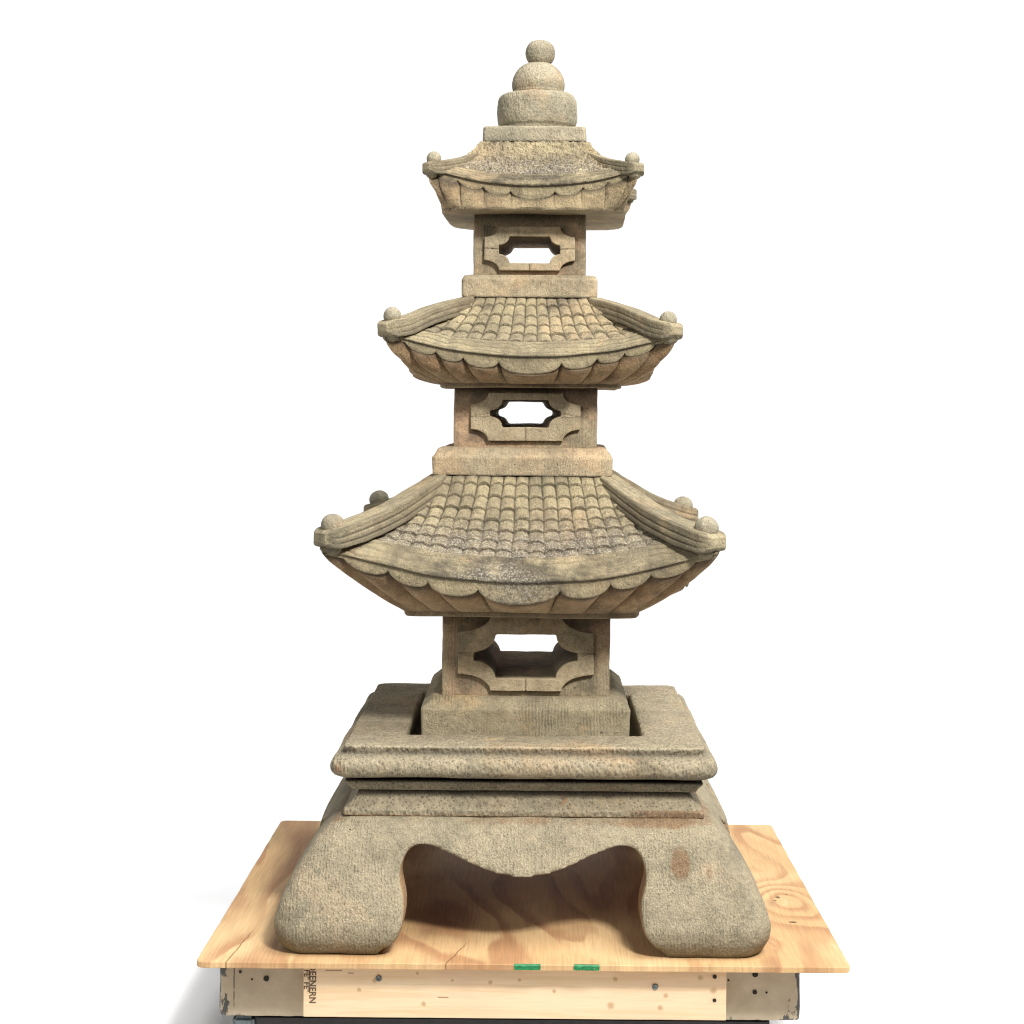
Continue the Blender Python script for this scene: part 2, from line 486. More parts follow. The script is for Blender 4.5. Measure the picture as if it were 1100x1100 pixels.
M['ply'] = plywood(); M['plyedge'] = plyedge(); M['pine'] = pine(); M['grey'] = greypaint()
M['green'] = worn_green()
M['screw'] = simple('dull zinc screw', (0.16, 0.17, 0.165), 0.45, 0.8)
M['hole'] = simple('dark drilled hole', (0.018, 0.012, 0.008), 0.9)
M['ink'] = simple('faded stamping ink', (0.12, 0.08, 0.05), 0.9, var=0.5, scale=400)
M['black'] = simple('dark steel of the cart', (0.02, 0.019, 0.019), 0.55, 0.3)
M['bluegrey'] = simple('blue grey enamel', (0.10, 0.125, 0.13), 0.5, 0.2)
M['rubber'] = simple('black rubber', (0.02, 0.02, 0.02), 0.8)
M['floor'] = simple('white studio floor', (0.93, 0.93, 0.935), 0.75, var=0.01, scale=3, bump=0.0)

# ------------------------------------------------------------------ setting
def build_floor():
    me = mesh_from([(-60, -0.9, -0.25), (60, -0.9, -0.25), (60, 120, -0.25), (-60, 120, -0.25)], [(0, 1, 2, 3)])
    o = link('floor', me, M['floor'])
    o['kind'] = 'structure'
build_floor()

# ------------------------------------------------------------------ platform
PX = -0.0134
plat = thing('wooden_platform', 'low platform of plywood on a pine board and grey timber runners, under the stone pedestal', 'platform', (PX, 0, -0.012))


def local(me, root_loc):
    co = get_co(me); co -= np.array(root_loc); set_co(me, co); return me


def deck():
    n = 60
    x0, x1, y0, y1 = -0.61, 0.61, -0.5, 0.52
    cr = 0.014
    def outline():
        pts = []
        for cx, cy, a0 in ((x1 - cr, y0 + cr, -PI / 2), (x1 - cr, y1 - cr, 0), (x0 + cr, y1 - cr, PI / 2), (x0 + cr, y0 + cr, PI)):
            for i in range(6):
                a = a0 + PI / 2 * i / 5
                pts.append((cx + cr * math.cos(a), cy + cr * math.sin(a)))
        res = []
        for i in range(len(pts)):
            a = Vector(pts[i]); b = Vector(pts[(i + 1) % len(pts)])
            L = (b - a).length
            m = max(1, int(L / 0.012))
            for j in range(m):
                res.append(a.lerp(b, j / m))
        return res
    ol = outline()
    N = len(ol)
    jag = [0.0014 * noise.fractal(Vector((p.x * 14, p.y * 14, 3)), 0.9, 2, 3) for p in ol]
    verts = []; 
    cx, cy = 0, 0.01
    for z, ins in ((0.0, 0.0016), (-0.0016, 0), (-0.0105, 0), (-0.012, 0.0015)):
        for i, p in enumerate(ol):
            d = Vector((p.x - cx, p.y - cy)); d.normalize()
            q = p + d * (jag[i] - ins)
            verts.append((q.x, q.y, z))
    faces = []; mi = []
    for l in range(3):
        for i in range(N):
            j = (i + 1) % N
            faces.append((l * N + i, (l + 1) * N + i, (l + 1) * N + j, l * N + j)); mi.append(1)
    faces.append(tuple(range(N))); mi.append(0)
    faces.append(tuple(range(3 * N, 4 * N))[::-1]); mi.append(1)
    me = mesh_from(verts, faces)
    me.polygons.foreach_set('material_index', mi)
    co = get_co(me); co[:, 2] += 0.012; set_co(me, co)
    fix = bmesh.new(); fix.from_mesh(me); bmesh.ops.recalc_face_normals(fix, faces=fix.faces); fix.to_mesh(me); fix.free()
    return link('plywood_deck', me, [M['ply'], M['plyedge']], plat)
dk = deck()


def paint_mark(x0, x1, zt=0.0112, zb=0.0022):
    """brushed green mark over the front arris of the deck"""
    n = 22
    v = []; f = []
    for i in range(n + 1):
        t = i / n; x = x0 + (x1 - x0) * t
        e = 0.0009 * noise.noise(Vector((x * 190, 0, 1)))
        en = 0.0015 if i in (0, n) else 0
        v += [(x, -0.5022 - 0.0004, zb + abs(e) * 1.6 + en), (x, -0.5022 - 0.0004, zt - 0.001), (x, -0.5005, 0.01245), (x, -0.4985 + abs(e) * 2, 0.0126)]
    for i in range(n):
        for j in range(3):
            a = i * 4 + j
            f.append((a, a + 4, a + 5, a + 1))
    return link('paint_mark', mesh_from(v, f), M['green'], dk)
paint_mark(-0.0165, 0.0325); paint_mark(0.0945, 0.1420)


def beam(name, x0, x1, y0, y1, z0, z1, mat, bev=0.004, wear=False, parent=plat, seg=2):
    bm = bmesh.new()
    add_box(bm, ((x0 + x1) / 2, (y0 + y1) / 2, (z0 + z1) / 2), (x1 - x0, y1 - y0, z1 - z0))
    bmesh.ops.bevel(bm, geom=list(bm.edges), offset=bev, segments=seg, affect='EDGES', profile=0.6)
    me = bm_mesh(bm)
    if wear:
        def sub(o):
            m = o.modifiers.new('r', 'REMESH'); m.mode = 'VOXEL'; m.voxel_size = 0.006
        me = applied(me, [sub])
        co = get_co(me)
        sx = -1 if wear == 'L' else 1
        ex = x0 if wear == 'L' else x1
        d1 = np.abs(co[:, 0] - ex); d2 = np.abs(co[:, 2] - z0)
        w = np.clip(1 - d1 / 0.035, 0, 1) ** 1.5 * 0.9
        w = np.maximum(w, np.clip(1 - d2 / 0.02, 0, 1) ** 1.5 * 0.55)
        w = np.maximum(w, np.clip(1 - np.hypot(d1, d2) / 0.06, 0, 1) * 1.0)
        w = np.where(d1 < 0.004, 1.2, w)
        set_attr(me, 'wear', w)
        no = get_no(me)
        set_co(me, co + no * (vnoise(co, 25, 3) * 0.0009)[:, None])
    smooth(me)
    me.set_sharp_from_angle(angle=math.radians(35))
    return link(name, me, mat, parent)

# runners (grey ends) and pine cross board, local z: platform origin is at plywood underside (-0.012)
rl = beam('timber_runner', -0.5830, -0.400, -0.412, 0.49, -0.1245, -0.0005, M['grey'], 0.008, 'L')
rr = beam('timber_runner', 0.366, 0.532, -0.412, 0.49, -0.1245, -0.0005, M['grey'], 0.008, 'R')
pb = beam('pine_board', -0.4135, 0.3830, -0.466, -0.4125, -0.1025, -0.0008, M['pine'], 0.0025)
pb2 = beam('pine_board', -0.393, 0.360, 0.44, 0.48, -0.1025, -0.0008, M['pine'], 0.0025)


def hole(parent, x, z, r, y, ring=0.0):
    prof = []
    seg = 18
    v = [(0, 0, 0)]; f = []
    for i in range(seg):
        a = 2 * PI * i / seg
        q = r * (1 + 0.15 * noise.noise(Vector((math.cos(a) * 2, math.sin(a) * 2, x * 50))))
        v.append((q * math.cos(a), 0.0, q * math.sin(a)))
    for i in range(seg):
        f.append((0, 1 + i, 1 + (i + 1) % seg))
    me = mesh_from([(x + a, y - 0.0006, z + c) for a, b, c in v], f)
    return link('drill_hole', me, M['hole'], parent)
hole(rl, -0.492, -0.0495, 0.0055, -0.4125); hole(rl, -0.542, -0.037, 0.003, -0.4125); hole(rl, -0.521, -0.0275, 0.002, -0.4125); hole(rl, -0.5195, -0.051, 0.002, -0.4125)
hole(rr, 0.444, -0.0335, 0.0056, -0.4125); hole(rr, 0.4435, -0.0675, 0.0045, -0.4125); hole(rr, 0.393, -0.045, 0.002, -0.4125); hole(rr, 0.466, -0.068, 0.0022, -0.4125)
hole(pb, 0.3605, -0.0195, 0.004, -0.4665); hole(pb, 0.3605, -0.064, 0.0036, -0.4665)


def screw(x, z):
    me = lathe([(0.0045, 0), (0.0058, 0.0006), (0.0060, 0.0014), (0.0052, 0.0022), (0.0028, 0.0024), (0.0022, 0.0012), (0.0004, 0.0008)], 20)
    co = get_co(me); co = np.stack([co[:, 0] + x, -0.4662 - co[:, 2], co[:, 1] + z], 1); set_co(me, co)
    return link('screw', smooth(fix_normals(me)), M['screw'], pb)
screw(-0.272, -0.028); screw(0.2485, -0.0395)


def stamp(txt, x, z, size):
    cu = bpy.data.curves.new('t', 'FONT')
    cu.body = txt; cu.size = size; cu.space_character = 1.05; cu.offset = 0.0005
    o = bpy.data.objects.new('t', cu); COL.objects.link(o)
    dg = bpy.context.evaluated_depsgraph_get(); dg.update()
    me = bpy.data.meshes.new_from_object(o.evaluated_get(dg))
    bpy.data.objects.remove(o)
    co = get_co(me)
    # text turned a quarter clockwise: reading direction points down, letter tops to the right
    set_co(me, np.stack([x + co[:, 1], np.full(len(co), -0.4664), z - co[:, 0] * 0.92], 1))
    return link('grade_stamp', me, M['ink'], pb)
stamp('DEENERN', -0.4020, -0.003, 0.0176)
stamp('FE\'\' FE\'\'', -0.4120, -0.013, 0.0145)

# ------------------------------------------------------------------ cart below (only its top edge is in the picture)
CZ = -0.1368
cart = thing('lift_cart', 'dark steel cart whose top edge just shows beneath the wooden platform', 'cart', (PX, 0, -0.25))
def cart_build():
    z1 = CZ + 0.25 - 0.0005
    bm = bmesh.new()
    add_box(bm, (-0.02, 0.055, z1 - 0.02), (0.99, 0.91, 0.04))
    bmesh.ops.bevel(bm, geom=list(bm.edges), offset=0.004, segments=2, affect='EDGES')
    link('cart_deck', bm_mesh(bm), M['black'], cart)
    bm = bmesh.new()
    add_box(bm, (-0.5375, -0.095, z1 - 0.022), (0.042, 0.62, 0.04))
    bmesh.ops.bevel(bm, geom=list(bm.edges), offset=0.006, segments=2, affect='EDGES')
    link('side_rail', bm_mesh(bm), M['bluegrey'], cart)
    for sx in (-1, 1):
        for sy in (-1, 1):
            bm = bmesh.new()
            add_box(bm, (sx * 0.40, 0.02 + sy * 0.36, (z1 - 0.038 + 0.04) / 2), (0.03, 0.06, z1 - 0.038 - 0.04))
            l = link('leg', bm_mesh(bm), M['black'], cart)
            me = lathe([(0.018, -0.013), (0.027, -0.012), (0.0295, -0.007), (0.0295, 0.007), (0.027, 0.012), (0.018, 0.013)], 32)
            co = get_co(me); co = np.stack([co[:, 2] + sx * 0.40, co[:, 0] + 0.02 + sy * 0.36, co[:, 1] + 0.0297], 1); set_co(me, co)
            link('caster_wheel', smooth(fix_normals(me)), M['rubber'], l)
cart_build()

# ------------------------------------------------------------------ stone pedestal
ped = thing('stone_pedestal', 'carved grey stone pedestal with arched apron and flared feet standing on the plywood', 'pedestal', (-0.0158, 0, 0.0))


def skirt():
    lv = [(0.0, .4580), (.006, .4625), (.015, .4665), (.03, .4735), (.055, .4755), (.09, .4660), (.131, .4455), (.165, .4250), (.198, .4025),
          (.218, .384), (.230, .369), (.2355, .356), (.2365, .335)]
    body = loft([(z, h, 0.055 - 0.12 * max(0, z - .05)) for z, h in lv], n_s=16, n_a=10)
    # arch outline in (x, z)
    half = [(0.272, -0.05), (0.270, 0.004), (.248, .022), (.230, .045), (.2225, .080), (.2235, .105), (.232, .135), (.233, .156), (.224, .180), (.205, .1935), (.180, .1935),
            (.150, .184), (.115, .170), (.075, .1545), (.036, .1455), (0.0, .143)]
    # round it off with Catmull-Rom
    def cr(pts, m=5):
        P = [Vector(p) for p in pts]; out = []
        for i in range(len(P) - 1):
            p0 = P[max(i - 1, 0)]; p1 = P[i]; p2 = P[i + 1]; p3 = P[min(i + 2, len(P) - 1)]
            for j in range(m):
                t = j / m
                out.append(0.5 * ((2 * p1) + (-p0 + p2) * t + (2 * p0 - 5 * p1 + 4 * p2 - p3) * t * t + (-p0 + 3 * p1 - 3 * p2 + p3) * t ** 3))
        out.append(P[-1]); return out
    h = cr(half)
    ol = [(p.x, p.y) for p in h] + [(-p.x, p.y) for p in h[-2::-1]]
    def prism(axis):
        n = len(ol); v = []
        for s in (-0.6, 0.6):
            for x, z in ol:
                v.append((x, s, z) if axis == 'y' else (s, x, z))
        f = [(i, (i + 1) % n, n + (i + 1) % n, n + i) for i in range(n)]
        f += [tuple(range(n)), tuple(range(n, 2 * n))[::-1]]
        me = mesh_from(v, f)
        bm = bmesh.new(); bm.from_mesh(me); bmesh.ops.recalc_face_normals(bm, faces=bm.faces); bm.to_mesh(me); bm.free()
        return me
    cav = loft([(-0.05, .385, .05), (.10, .385, .05), (.19, .335, .05), (.205, .30, .05)], n_s=4, n_a=4)
    cut = []
    for me in (prism('y'), prism('x'), cav):
        o = bpy.data.objects.new('cut', me); COL.objects.link(o); cut.append(o)
    def mods(o):
        for c in cut:
            m = o.modifiers.new('b', 'BOOLEAN'); m.operation = 'DIFFERENCE'; m.object = c; m.solver = 'EXACT'
        m = o.modifiers.new('r', 'REMESH'); m.mode = 'VOXEL'; m.voxel_size = 0.0048
        m = o.modifiers.new('s', 'SMOOTH'); m.factor = 0.5; m.iterations = 13
    res = applied(body, [mods])
    for c in cut: bpy.data.objects.remove(c)
    co = get_co(res); no = get_no(res)
    zs = np.array([a for a, b in lv]); hs = np.array([b for a, b in lv])
    hh = np.interp(co[:, 2], zs, hs)
    depth = hh - np.maximum(np.abs(co[:, 0]), np.abs(co[:, 1]))
    oc = np.clip((depth - 0.0035) / 0.006, 0, 1) * (co[:, 2] < 0.232) * (np.minimum(np.abs(co[:, 0]), np.abs(co[:, 1])) < 0.30)
    set_attr(res, 'ochre', oc * 0.9)
    set_attr(res, 'dirt_shade', np.clip(np.clip(1 - co[:, 2] / 0.014, 0, 1) * 0.5 + np.clip(1 - co[:, 2] / 0.06, 0, 1) * 0.28, 0, 1))  # darker towards the bottom of the feet
    fr = (co[:, 1] < -0.3)
    def blob(x, z, sx, sz): return np.exp(-((co[:, 0] - x) / sx) ** 2 - ((co[:, 2] - z) / sz) ** 2) * fr
    ru = 1.15 * blob(.300, .168, .022, .030) + 0.65 * blob(.355, .155, .012, .022) + 0.6 * blob(-.34, .165, .03, .03) * 0.6
    ru += np.exp(-((co[:, 2] - .231) / .010) ** 2) * (0.42 + 0.5 * vnoise(co * np.array([1, 1, 0.2]), 7, 12, 3)) + 0.5 * blob(.26, .232, .10, .012)
    ru += np.clip(1 - co[:, 2] / 0.012, 0, 1) * 0.45 * fr
    set_attr(res, 'rust', np.clip(ru, 0, 1.1))
    set_attr(res, 'lichen', 0.0 * ru)
    d = vnoise(co, 6, 1) * 0.0022 + vnoise(co, 30, 2, 2) * 0.0007
    co = co + no * d[:, None]
    co[:, 2] = np.maximum(co[:, 2], 0.0003)
    set_co(res, co)
    return link('footed_base', smooth(res), M['base'], ped)
skirt()


def neck():
    P = [(.232, .335, .008), (.2365, .3525, .008), (.2375, .3535, .008), (.2478, .3530, .008), (.2495, .3515, .008), (.2508, .3490, .008), (.2545, .3445, .008), (.260, .3385, .008), (.267, .3335, .008), (.274, .3295, .008), (.2805, .3265, .008), (.2835, .3245, .008),
         (.2845, .3385, .008), (.2865, .3405, .008), (.289, .3405, .008), (.2935, .3445, .008), (.299, .3495, .008), (.3035, .3515, .008), (.3050, .3490, .008), (.3058, .328, .008), (.309, .325, .008), (.318, .325, .008)]
    me = weather(loft(P, n_s=6, n_a=4), 0.0021, 1, 0.0010, 10, 3)
    co = get_co(me)
    d = np.clip((co[:, 2] - .268) / .014, 0, 1) * (co[:, 2] < .2845) * 0.8 + np.clip((co[:, 2] - .290) / .014, 0, 1) * 0.35 + np.exp(-((co[:, 2] - .308) / .004) ** 2) * 1.0  # shade lines below ledge and torus, painted into the colour
    d = np.maximum(d, np.exp(-((co[:, 2] - .2375) / .002) ** 2) * 0.25)
    set_attr(me, 'dirt_shade', np.clip(d, 0, 1))
    set_attr(me, 'ochre', np.clip(np.exp(-((co[:, 2] - .2365) / .003) ** 2) * 0.9, 0, 1))
    set_attr(me, 'rust', np.clip((co[:, 0] - 0.17) / 0.06, 0, 1) * (co[:, 2] < .251) * 0.75 * (co[:, 1] < 0))
    return link('moulding', me, M['mould'], ped)
neck()


def slab():
    P = [(.3115, .30, .02), (.3115, .352, .02), (.3135, .362, .022), (.318, .3715, .026), (.326, .3775, .028), (.334, .3785, .028), (.342, .377, .028), (.349, .3715, .026),
         (.3535, .363, .024), (.3555, .3580, .022), (.3565, .3510, .022), (.3648, .3510, .02), (.3675, .3535, .02), (.3725, .3535, .02), (.3737, .351, .02), (.3737, .244, .012), (.3715, .2405, .012), (.367, .2385, .012), (.30, .236, .012), (.30, .1, .012)]
    # bottom closes under the well
    P = [(.302, .1, .02), (.302, .30, .02)] + P[1:-2] + [(.325, .236, .012), (.325, .1, .012)]
    me = weather(loft(P, n_s=6, n_a=6), 0.0030, 2, 0.0018, 8, 4)
    co = get_co(me)
    r = np.maximum(np.abs(co[:, 0]), np.abs(co[:, 1]))
    d = np.exp(-((co[:, 2] - .3595) / .0055) ** 2) * (r > .347) * 0.62  # shade of the concave fillet, painted on
    d += np.clip((.368 - co[:, 2]) / .02, 0, 1) * (r < .241) * 0.8  # well sides get darker with depth
    d += np.exp(-((co[:, 2] - .3135) / .005) ** 2) * 0.35  # shaded underside of the torus, painted darker
    set_attr(me, 'dirt_shade', np.clip(d, 0, 1))
    return link('slab', me, M['mould'], ped)
slab()

# ------------------------------------------------------------------ the pagoda
pag = thing('stone_pagoda', 'three tiered weathered stone pagoda lantern with tiled roofs standing in the well of the pedestal', 'pagoda', (-0.0146, 0, 0.325))
PB = Vector((-0.0146, 0, 0.325))


def W(x, y, z):
    return (x - PB.x, y - PB.y, z - PB.z)


def ledge(z0, z1, zc, h, hc, x, yaw, mat, seed, r=0.008):
    P = [(0, h - .004, r), (.003, h, r), (z1 - z0 - .004, h + .001, r), (z1 - z0, h - .004, r), (zc - z0 - .002, hc + .004, r), (zc - z0, hc - .006, r)]
    me = weather(loft(P, n_s=6, n_a=4), 0.0026, 1, 0.0014, 12, seed, 0.0015)
    co = get_co(me)
    d = np.exp(-((co[:, 2] - (zc - z0 - .003)) / .006) ** 2) * 0.12 + np.clip(1 - co[:, 2] / .006, 0, 1) * 0.4  # darker at the foot and along the top edge
    set_attr(me, 'dirt_shade', d)
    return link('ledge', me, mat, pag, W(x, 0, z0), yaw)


def outline(hx, hz, nx, nz, cz, n=9):
    """closed ring of points (x, z): a rectangle with scooped corners; also which quadrant point maps where"""
    q = []   # first quadrant, from the middle of the right side to the middle of the top
    g = 0.0016
    q += [(hx, 0.0, 'r'), (hx, g, 'r0'), (hx, g * 2, 'n'), (hx, (hz - nz) * 0.6, 'n')]
    for i in range(n + 1):
        a = -PI / 2 - (PI / 2) * i / n       # scoop centred on the outer corner
        # from (hx, hz-nz) to (hx-nx, hz)
        q.append((hx + nx * math.cos(a), hz + nz * math.sin(a), 'n'))
    q += [((hx - nx) * 0.55, hz, 'n'), (g * 2, hz, 'n'), (g, hz, 't0')]
    ring = [(x, z, k) for x, z, k in q]
    ring += [(0.0, hz, 't')]
    ring += [(-x, z, k) for x, z, k in q[::-1]]
    ring += [(-x, -z, {'t0': 'b0'}.get(k, k)) for x, z, k in q[1:]]
    ring += [(0.0, -hz, 'b')]
    ring += [(x, -z, {'t0': 'b0'}.get(k, k)) for x, z, k in q[:0:-1]]
    return [(x, z + cz, k) for x, z, k in ring]


def rect_ring(ring, hx, z0, z1, cz):
    """push each outline point out on to the wall rectangle, corner at the middle of each scoop"""
    N = len(ring); out = []
    for x, z, k in ring:
        zz = z - cz
        out.append([x, zz])
    res = []
    up, dn = z1 - cz, z0 - cz
    # corner of every scoop: the arc point whose x and z are both 'inside'
    m = max(abs(p[0]) for p in out); mz = max(abs(p[1]) for p in out)
    for x, zz in out:
        fx = abs(x) / m; fz = abs(zz) / mz
        sx = 1 if x >= 0 else -1; ez = up if zz >= 0 else dn
        if abs(fx - fz) < 0.045: res.append((sx * hx, ez))
        elif fx > fz: res.append((sx * hx, ez * fz / max(fx, 1e-6) * 0.999))
        else: res.append((sx * hx * fx / max(fz, 1e-6) * 0.999, ez))
    # make sure there is one corner vertex in each quadrant
    for qx in (1, -1):
        for qz in (1, -1):
            tgt = (qx * hx, up if qz > 0 else dn)
            if tgt not in res:
                idx = [i for i in range(N) if out[i][0] * qx > 0 and out[i][1] * qz > 0]
                j = min(idx, key=lambda i: abs(abs(out[i][0]) / m - abs(out[i][1]) / mz))
                res[j] = tgt
    return [(x, z + cz) for x, z in res]


def chamber(z0, z1, h, x, y, yaw, fr, op, seed, depth=None, taper=1.0):
    """fr/op: (half width, z low, z high, notch x, notch z) of the frame and of the opening"""
    hd = depth or h
    Z = lambda z: z - z0
    cz = (op[1] + op[2]) / 2 - z0
    fo = outline(fr[0], (fr[2] - fr[1]) / 2, fr[3], fr[4], (fr[1] + fr[2]) / 2 - z0)
    oo = outline(op[0], (op[2] - op[1]) / 2, op[3], op[4], cz)
    N = len(oo)
    rr = rect_ring(oo, h, 0.0, z1 - z0, cz)
    verts = []
    for yy, ring in ((-hd, rr), (-hd, [(a, b) for a, b, _ in oo]), (hd, [(a * taper, cz + (b - cz) * taper) for a, b, _ in oo]), (hd, rr)):
        verts += [(a, yy, b) for a, b in ring]
    faces = []
    for l in range(4):
        for i in range(N):
            j = (i + 1) % N
            a, b = l * N, ((l + 1) % 4) * N
            faces.append((a + i, a + j, b + j, b + i))
    me = mesh_from(verts, faces)
    bm = bmesh.new(); bm.from_mesh(me); bmesh.ops.recalc_face_normals(bm, faces=bm.faces); bm.to_mesh(me); bm.free()
    me = weather(me, 0.0029, 2, 0.0016, 11, seed, 0.0012)
    co = get_co(me)
    inside = (np.abs(co[:, 0]) < op[0] + .003) & (np.abs(co[:, 1]) < hd - .004)
    d = np.where(inside, 0.12, 0.0)  # light painted shade on the walls of the opening
    d = np.maximum(d, np.clip((co[:, 2] - (z1 - z0) + .035) / .03, 0, 1) * 0.75)  # roof shade painted into the top of the wall
    fx = np.abs(co[:, 0]) - fr[0]; fz = np.abs(co[:, 2] - (fr[1] + fr[2]) / 2 + z0) - (fr[2] - fr[1]) / 2
    near = np.exp(-np.clip(np.maximum(fx, fz), 0, 1) / 0.010) * (co[:, 1] < -hd + .01) * (0.35 + 0.5 * vnoise(co, 16, seed, 3))
    d = np.maximum(d, np.clip(near, 0, 0.8))
    d = np.maximum(d, np.clip(1 - co[:, 2] / .006, 0, 1) * 0.2)
    set_attr(me, 'dirt_shade', d)
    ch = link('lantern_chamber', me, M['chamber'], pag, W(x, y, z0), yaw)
    # window frame: closed ring standing proud of the wall
    io = outline(op[0] - .002, (op[2] - op[1]) / 2 - .002, op[3], op[4], cz)
    verts = []; rings = [(fo, -hd + .006, 0), (fo, -hd - .0110, 1), (io, -hd - .0110, 1), (io, -hd + .02, 0)]
    for ring, yy, groove in rings:
        for a, b, k in ring:
            dy = 0.006 if (groove and k in ('r', 'b')) else 0.0
            verts.append((a, yy + dy, b))
    faces = []
    for l in range(4):
        for i in range(N):
            j = (i + 1) % N
            a, b = l * N, ((l + 1) % 4) * N
            faces.append((a + i, a + j, b + j, b + i))
    me = mesh_from(verts, faces)
    bm = bmesh.new(); bm.from_mesh(me); bmesh.ops.recalc_face_normals(bm, faces=bm.faces); bm.to_mesh(me); bm.free()
    me = weather(me, 0.0015, 2, 0.0012, 14, seed + 2, 0.0008)
    co = get_co(me)
    yl = co[:, 1] + hd
    czf = (fr[1] + fr[2]) / 2 - z0
    dg = np.maximum(np.exp(-((co[:, 2] - czf) / .0014) ** 2) * (np.abs(co[:, 0]) > op[0]), np.exp(-(co[:, 0] / .0014) ** 2) * (co[:, 2] < cz)) * (yl < 0.002) * 0.55
    dg = np.maximum(dg, np.clip((yl + 0.003) / .008, 0, 1) * 0.55)
    set_attr(me, 'dirt_shade', dg)
    f1 = link('window_frame', me, M['frame'], ch)
    f2 = f1.copy(); COL.objects.link(f2); f2.parent = ch; f2.rotation_euler = (0, 0, PI)
    return ch


class Roof:
    def __init__(s, **k): s.__dict__.update(k)


def roof(R, seed):
    nu = R.nu
    u = np.linspace(-1, 1, nu)
    zt, zb, ze = R.zt - R.z0, R.zb - R.z0, R.ze - R.z0
    def lift(uu, r):
        d = np.clip((r - R.r0) / (R.r2 - R.r0), 0, 1.3)
        return R.lift * np.abs(uu) ** R.p * d ** 1.6
    rows = []; dirt_shade = []; ochre = []; lich = []
    fade = np.clip((1 - np.abs(u)) / 0.05, 0, 1)
    rnd = rng.random((80, 40))
    # tiles
    nv = R.nv
    def g(v): return v + 0.25 * v * (1 - v)
    for v in np.linspace(0, 1, nv):
        r = R.r0 + (R.r1 - R.r0) * v
        z = zt + (zb - zt) * g(v) + lift(u, r)
        wdt = R.w0 + (R.w1 - R.w0) * v
        xw = u * r
        c = xw / wdt + 0.03 * np.sin(v * 9 + xw * 30)
        ci = np.round(c); t = 2 * (c - ci)
        barrel = np.sqrt(np.clip(1 - 0.97 * np.abs(t) ** 2.0, 0, 1))
        ii = (ci.astype(int) + 20) % 40
        s_ = v * R.rows + 0.16 * (rnd[0, ii] - 0.5) + 0.35 + 0.22 * (barrel - 0.6)
        ri = np.floor(s_).astype(int); f = s_ - ri
        jit = rnd[np.clip(ri, 0, 30) + 2, ii]
        hgt = R.ta * (barrel - 0.75) + R.ts * (np.clip(f / 0.92, 0, 1) ** 1.2 - 0.5) + R.ta * 0.5 * (jit - 0.5)
        hgt = np.where(f > 0.95, hgt - R.ts * (f - 0.95) / 0.05 * 0.6, hgt)
        e = R.erode * (0.5 + 0.5 * np.sin(xw * 53 + v * 17 + seed)) if R.erode < 0.5 else R.erode * np.ones_like(xw)
        hgt = hgt * (1 - e) * fade * np.clip(v / 0.03 + 0.4, 0, 1)
        hgt = hgt + R.rough * np.array([noise.fractal(Vector((a * 75, v * 8, seed)), 0.6, 2, 5) for a in xw]) * np.clip((1 - np.abs(u)) / 0.03, 0, 1)
        slope = math.atan2(zt - zb, R.r1 - R.r0)
        rows.append((u * r, r + hgt * math.sin(slope), z + hgt * math.cos(slope)))
        dd = np.maximum(np.clip((np.abs(t) - 0.84) / 0.13, 0, 1) * 0.85, np.clip((0.12 - f) / 0.07, 0, 1) * 0.62)
        dd = np.maximum(dd, np.maximum(0.22 * (jit > 0.8), 0.10 * (jit - 0.3)))
        dd = dd * (1 - 0.97 * e if R.erode > 0.5 else 1 - 0.75 * e) * (0.5 + 0.5 * np.clip((1 - np.abs(u)) / .03, 0, 1))
        wn = np.array([noise.fractal(Vector((a * 5.0, v * 3.0, seed + 19)), 0.7, 2, 5) for a in u])
        dd = np.maximum(dd, np.clip(np.clip((v - 0.35) / 0.6, 0, 1) * R.dark * 2.3 * np.exp(-(u / 0.85) ** 2) * (0.6 + 1.1 * wn), 0, 0.8))
        dirt_shade.append(dd + np.clip(1 - v / 0.03, 0, 1) * 0.5); ochre.append(0 * u); lich.append(0 * u + R.tl + R.tl * 0.8 * v)
    # plain band, tooled along its length
    nb = 26
    for k in range(nb + 1):
        tt = k / nb
        r = R.r1 + (R.r2 - R.r1) * tt
        z = zb + (ze - zb) * tt + lift(u, r)
        wv = np.array([noise.noise(Vector((a * 7.0, tt * 1.2, seed))) + 0.5 * noise.noise(Vector((a * 19.0, tt * 2.0, seed + 4))) for a in u])
        gr = np.clip((-np.sin(2 * PI * (tt * 3.2 + 0.5 * wv)) - 0.55) / 0.4, 0, 1) * (0.08 < tt < 0.93)
        o = R.bandh * (0.0 if k == 0 else min(1.0, (1 - tt) / 0.10 + 0.1)) - gr * 0.0013
        rows.append((u * r, r + o * .6, z + o * .8))
        wn = np.array([noise.fractal(Vector((a * 5.0, tt * 1.5, seed + 9)), 0.7, 2, 5) for a in u])
        dirt_shade.append(np.maximum(np.clip(R.dark * 2.9 * np.exp(-((u - 0.05) / 0.72) ** 2) * (0.62 + 0.9 * wn), 0, 0.88), gr * 0.45) + (0.5 if k == 0 else 0.0)); ochre.append(0 * u)
        lich.append(R.bl * np.exp(-((u + 0.12) / 0.6) ** 2) * (0.85 + 0.25 * tt) + 0 * u)
    zel = ze + lift(u, R.r2)
    # scallops
    b = np.array(R.sc)                       # boundaries in u, ascending
    au = np.abs(u)
    hang = np.zeros_like(u); bulge = np.zeros_like(u)
    edges = [-x for x in b[::-1]] + list(b)
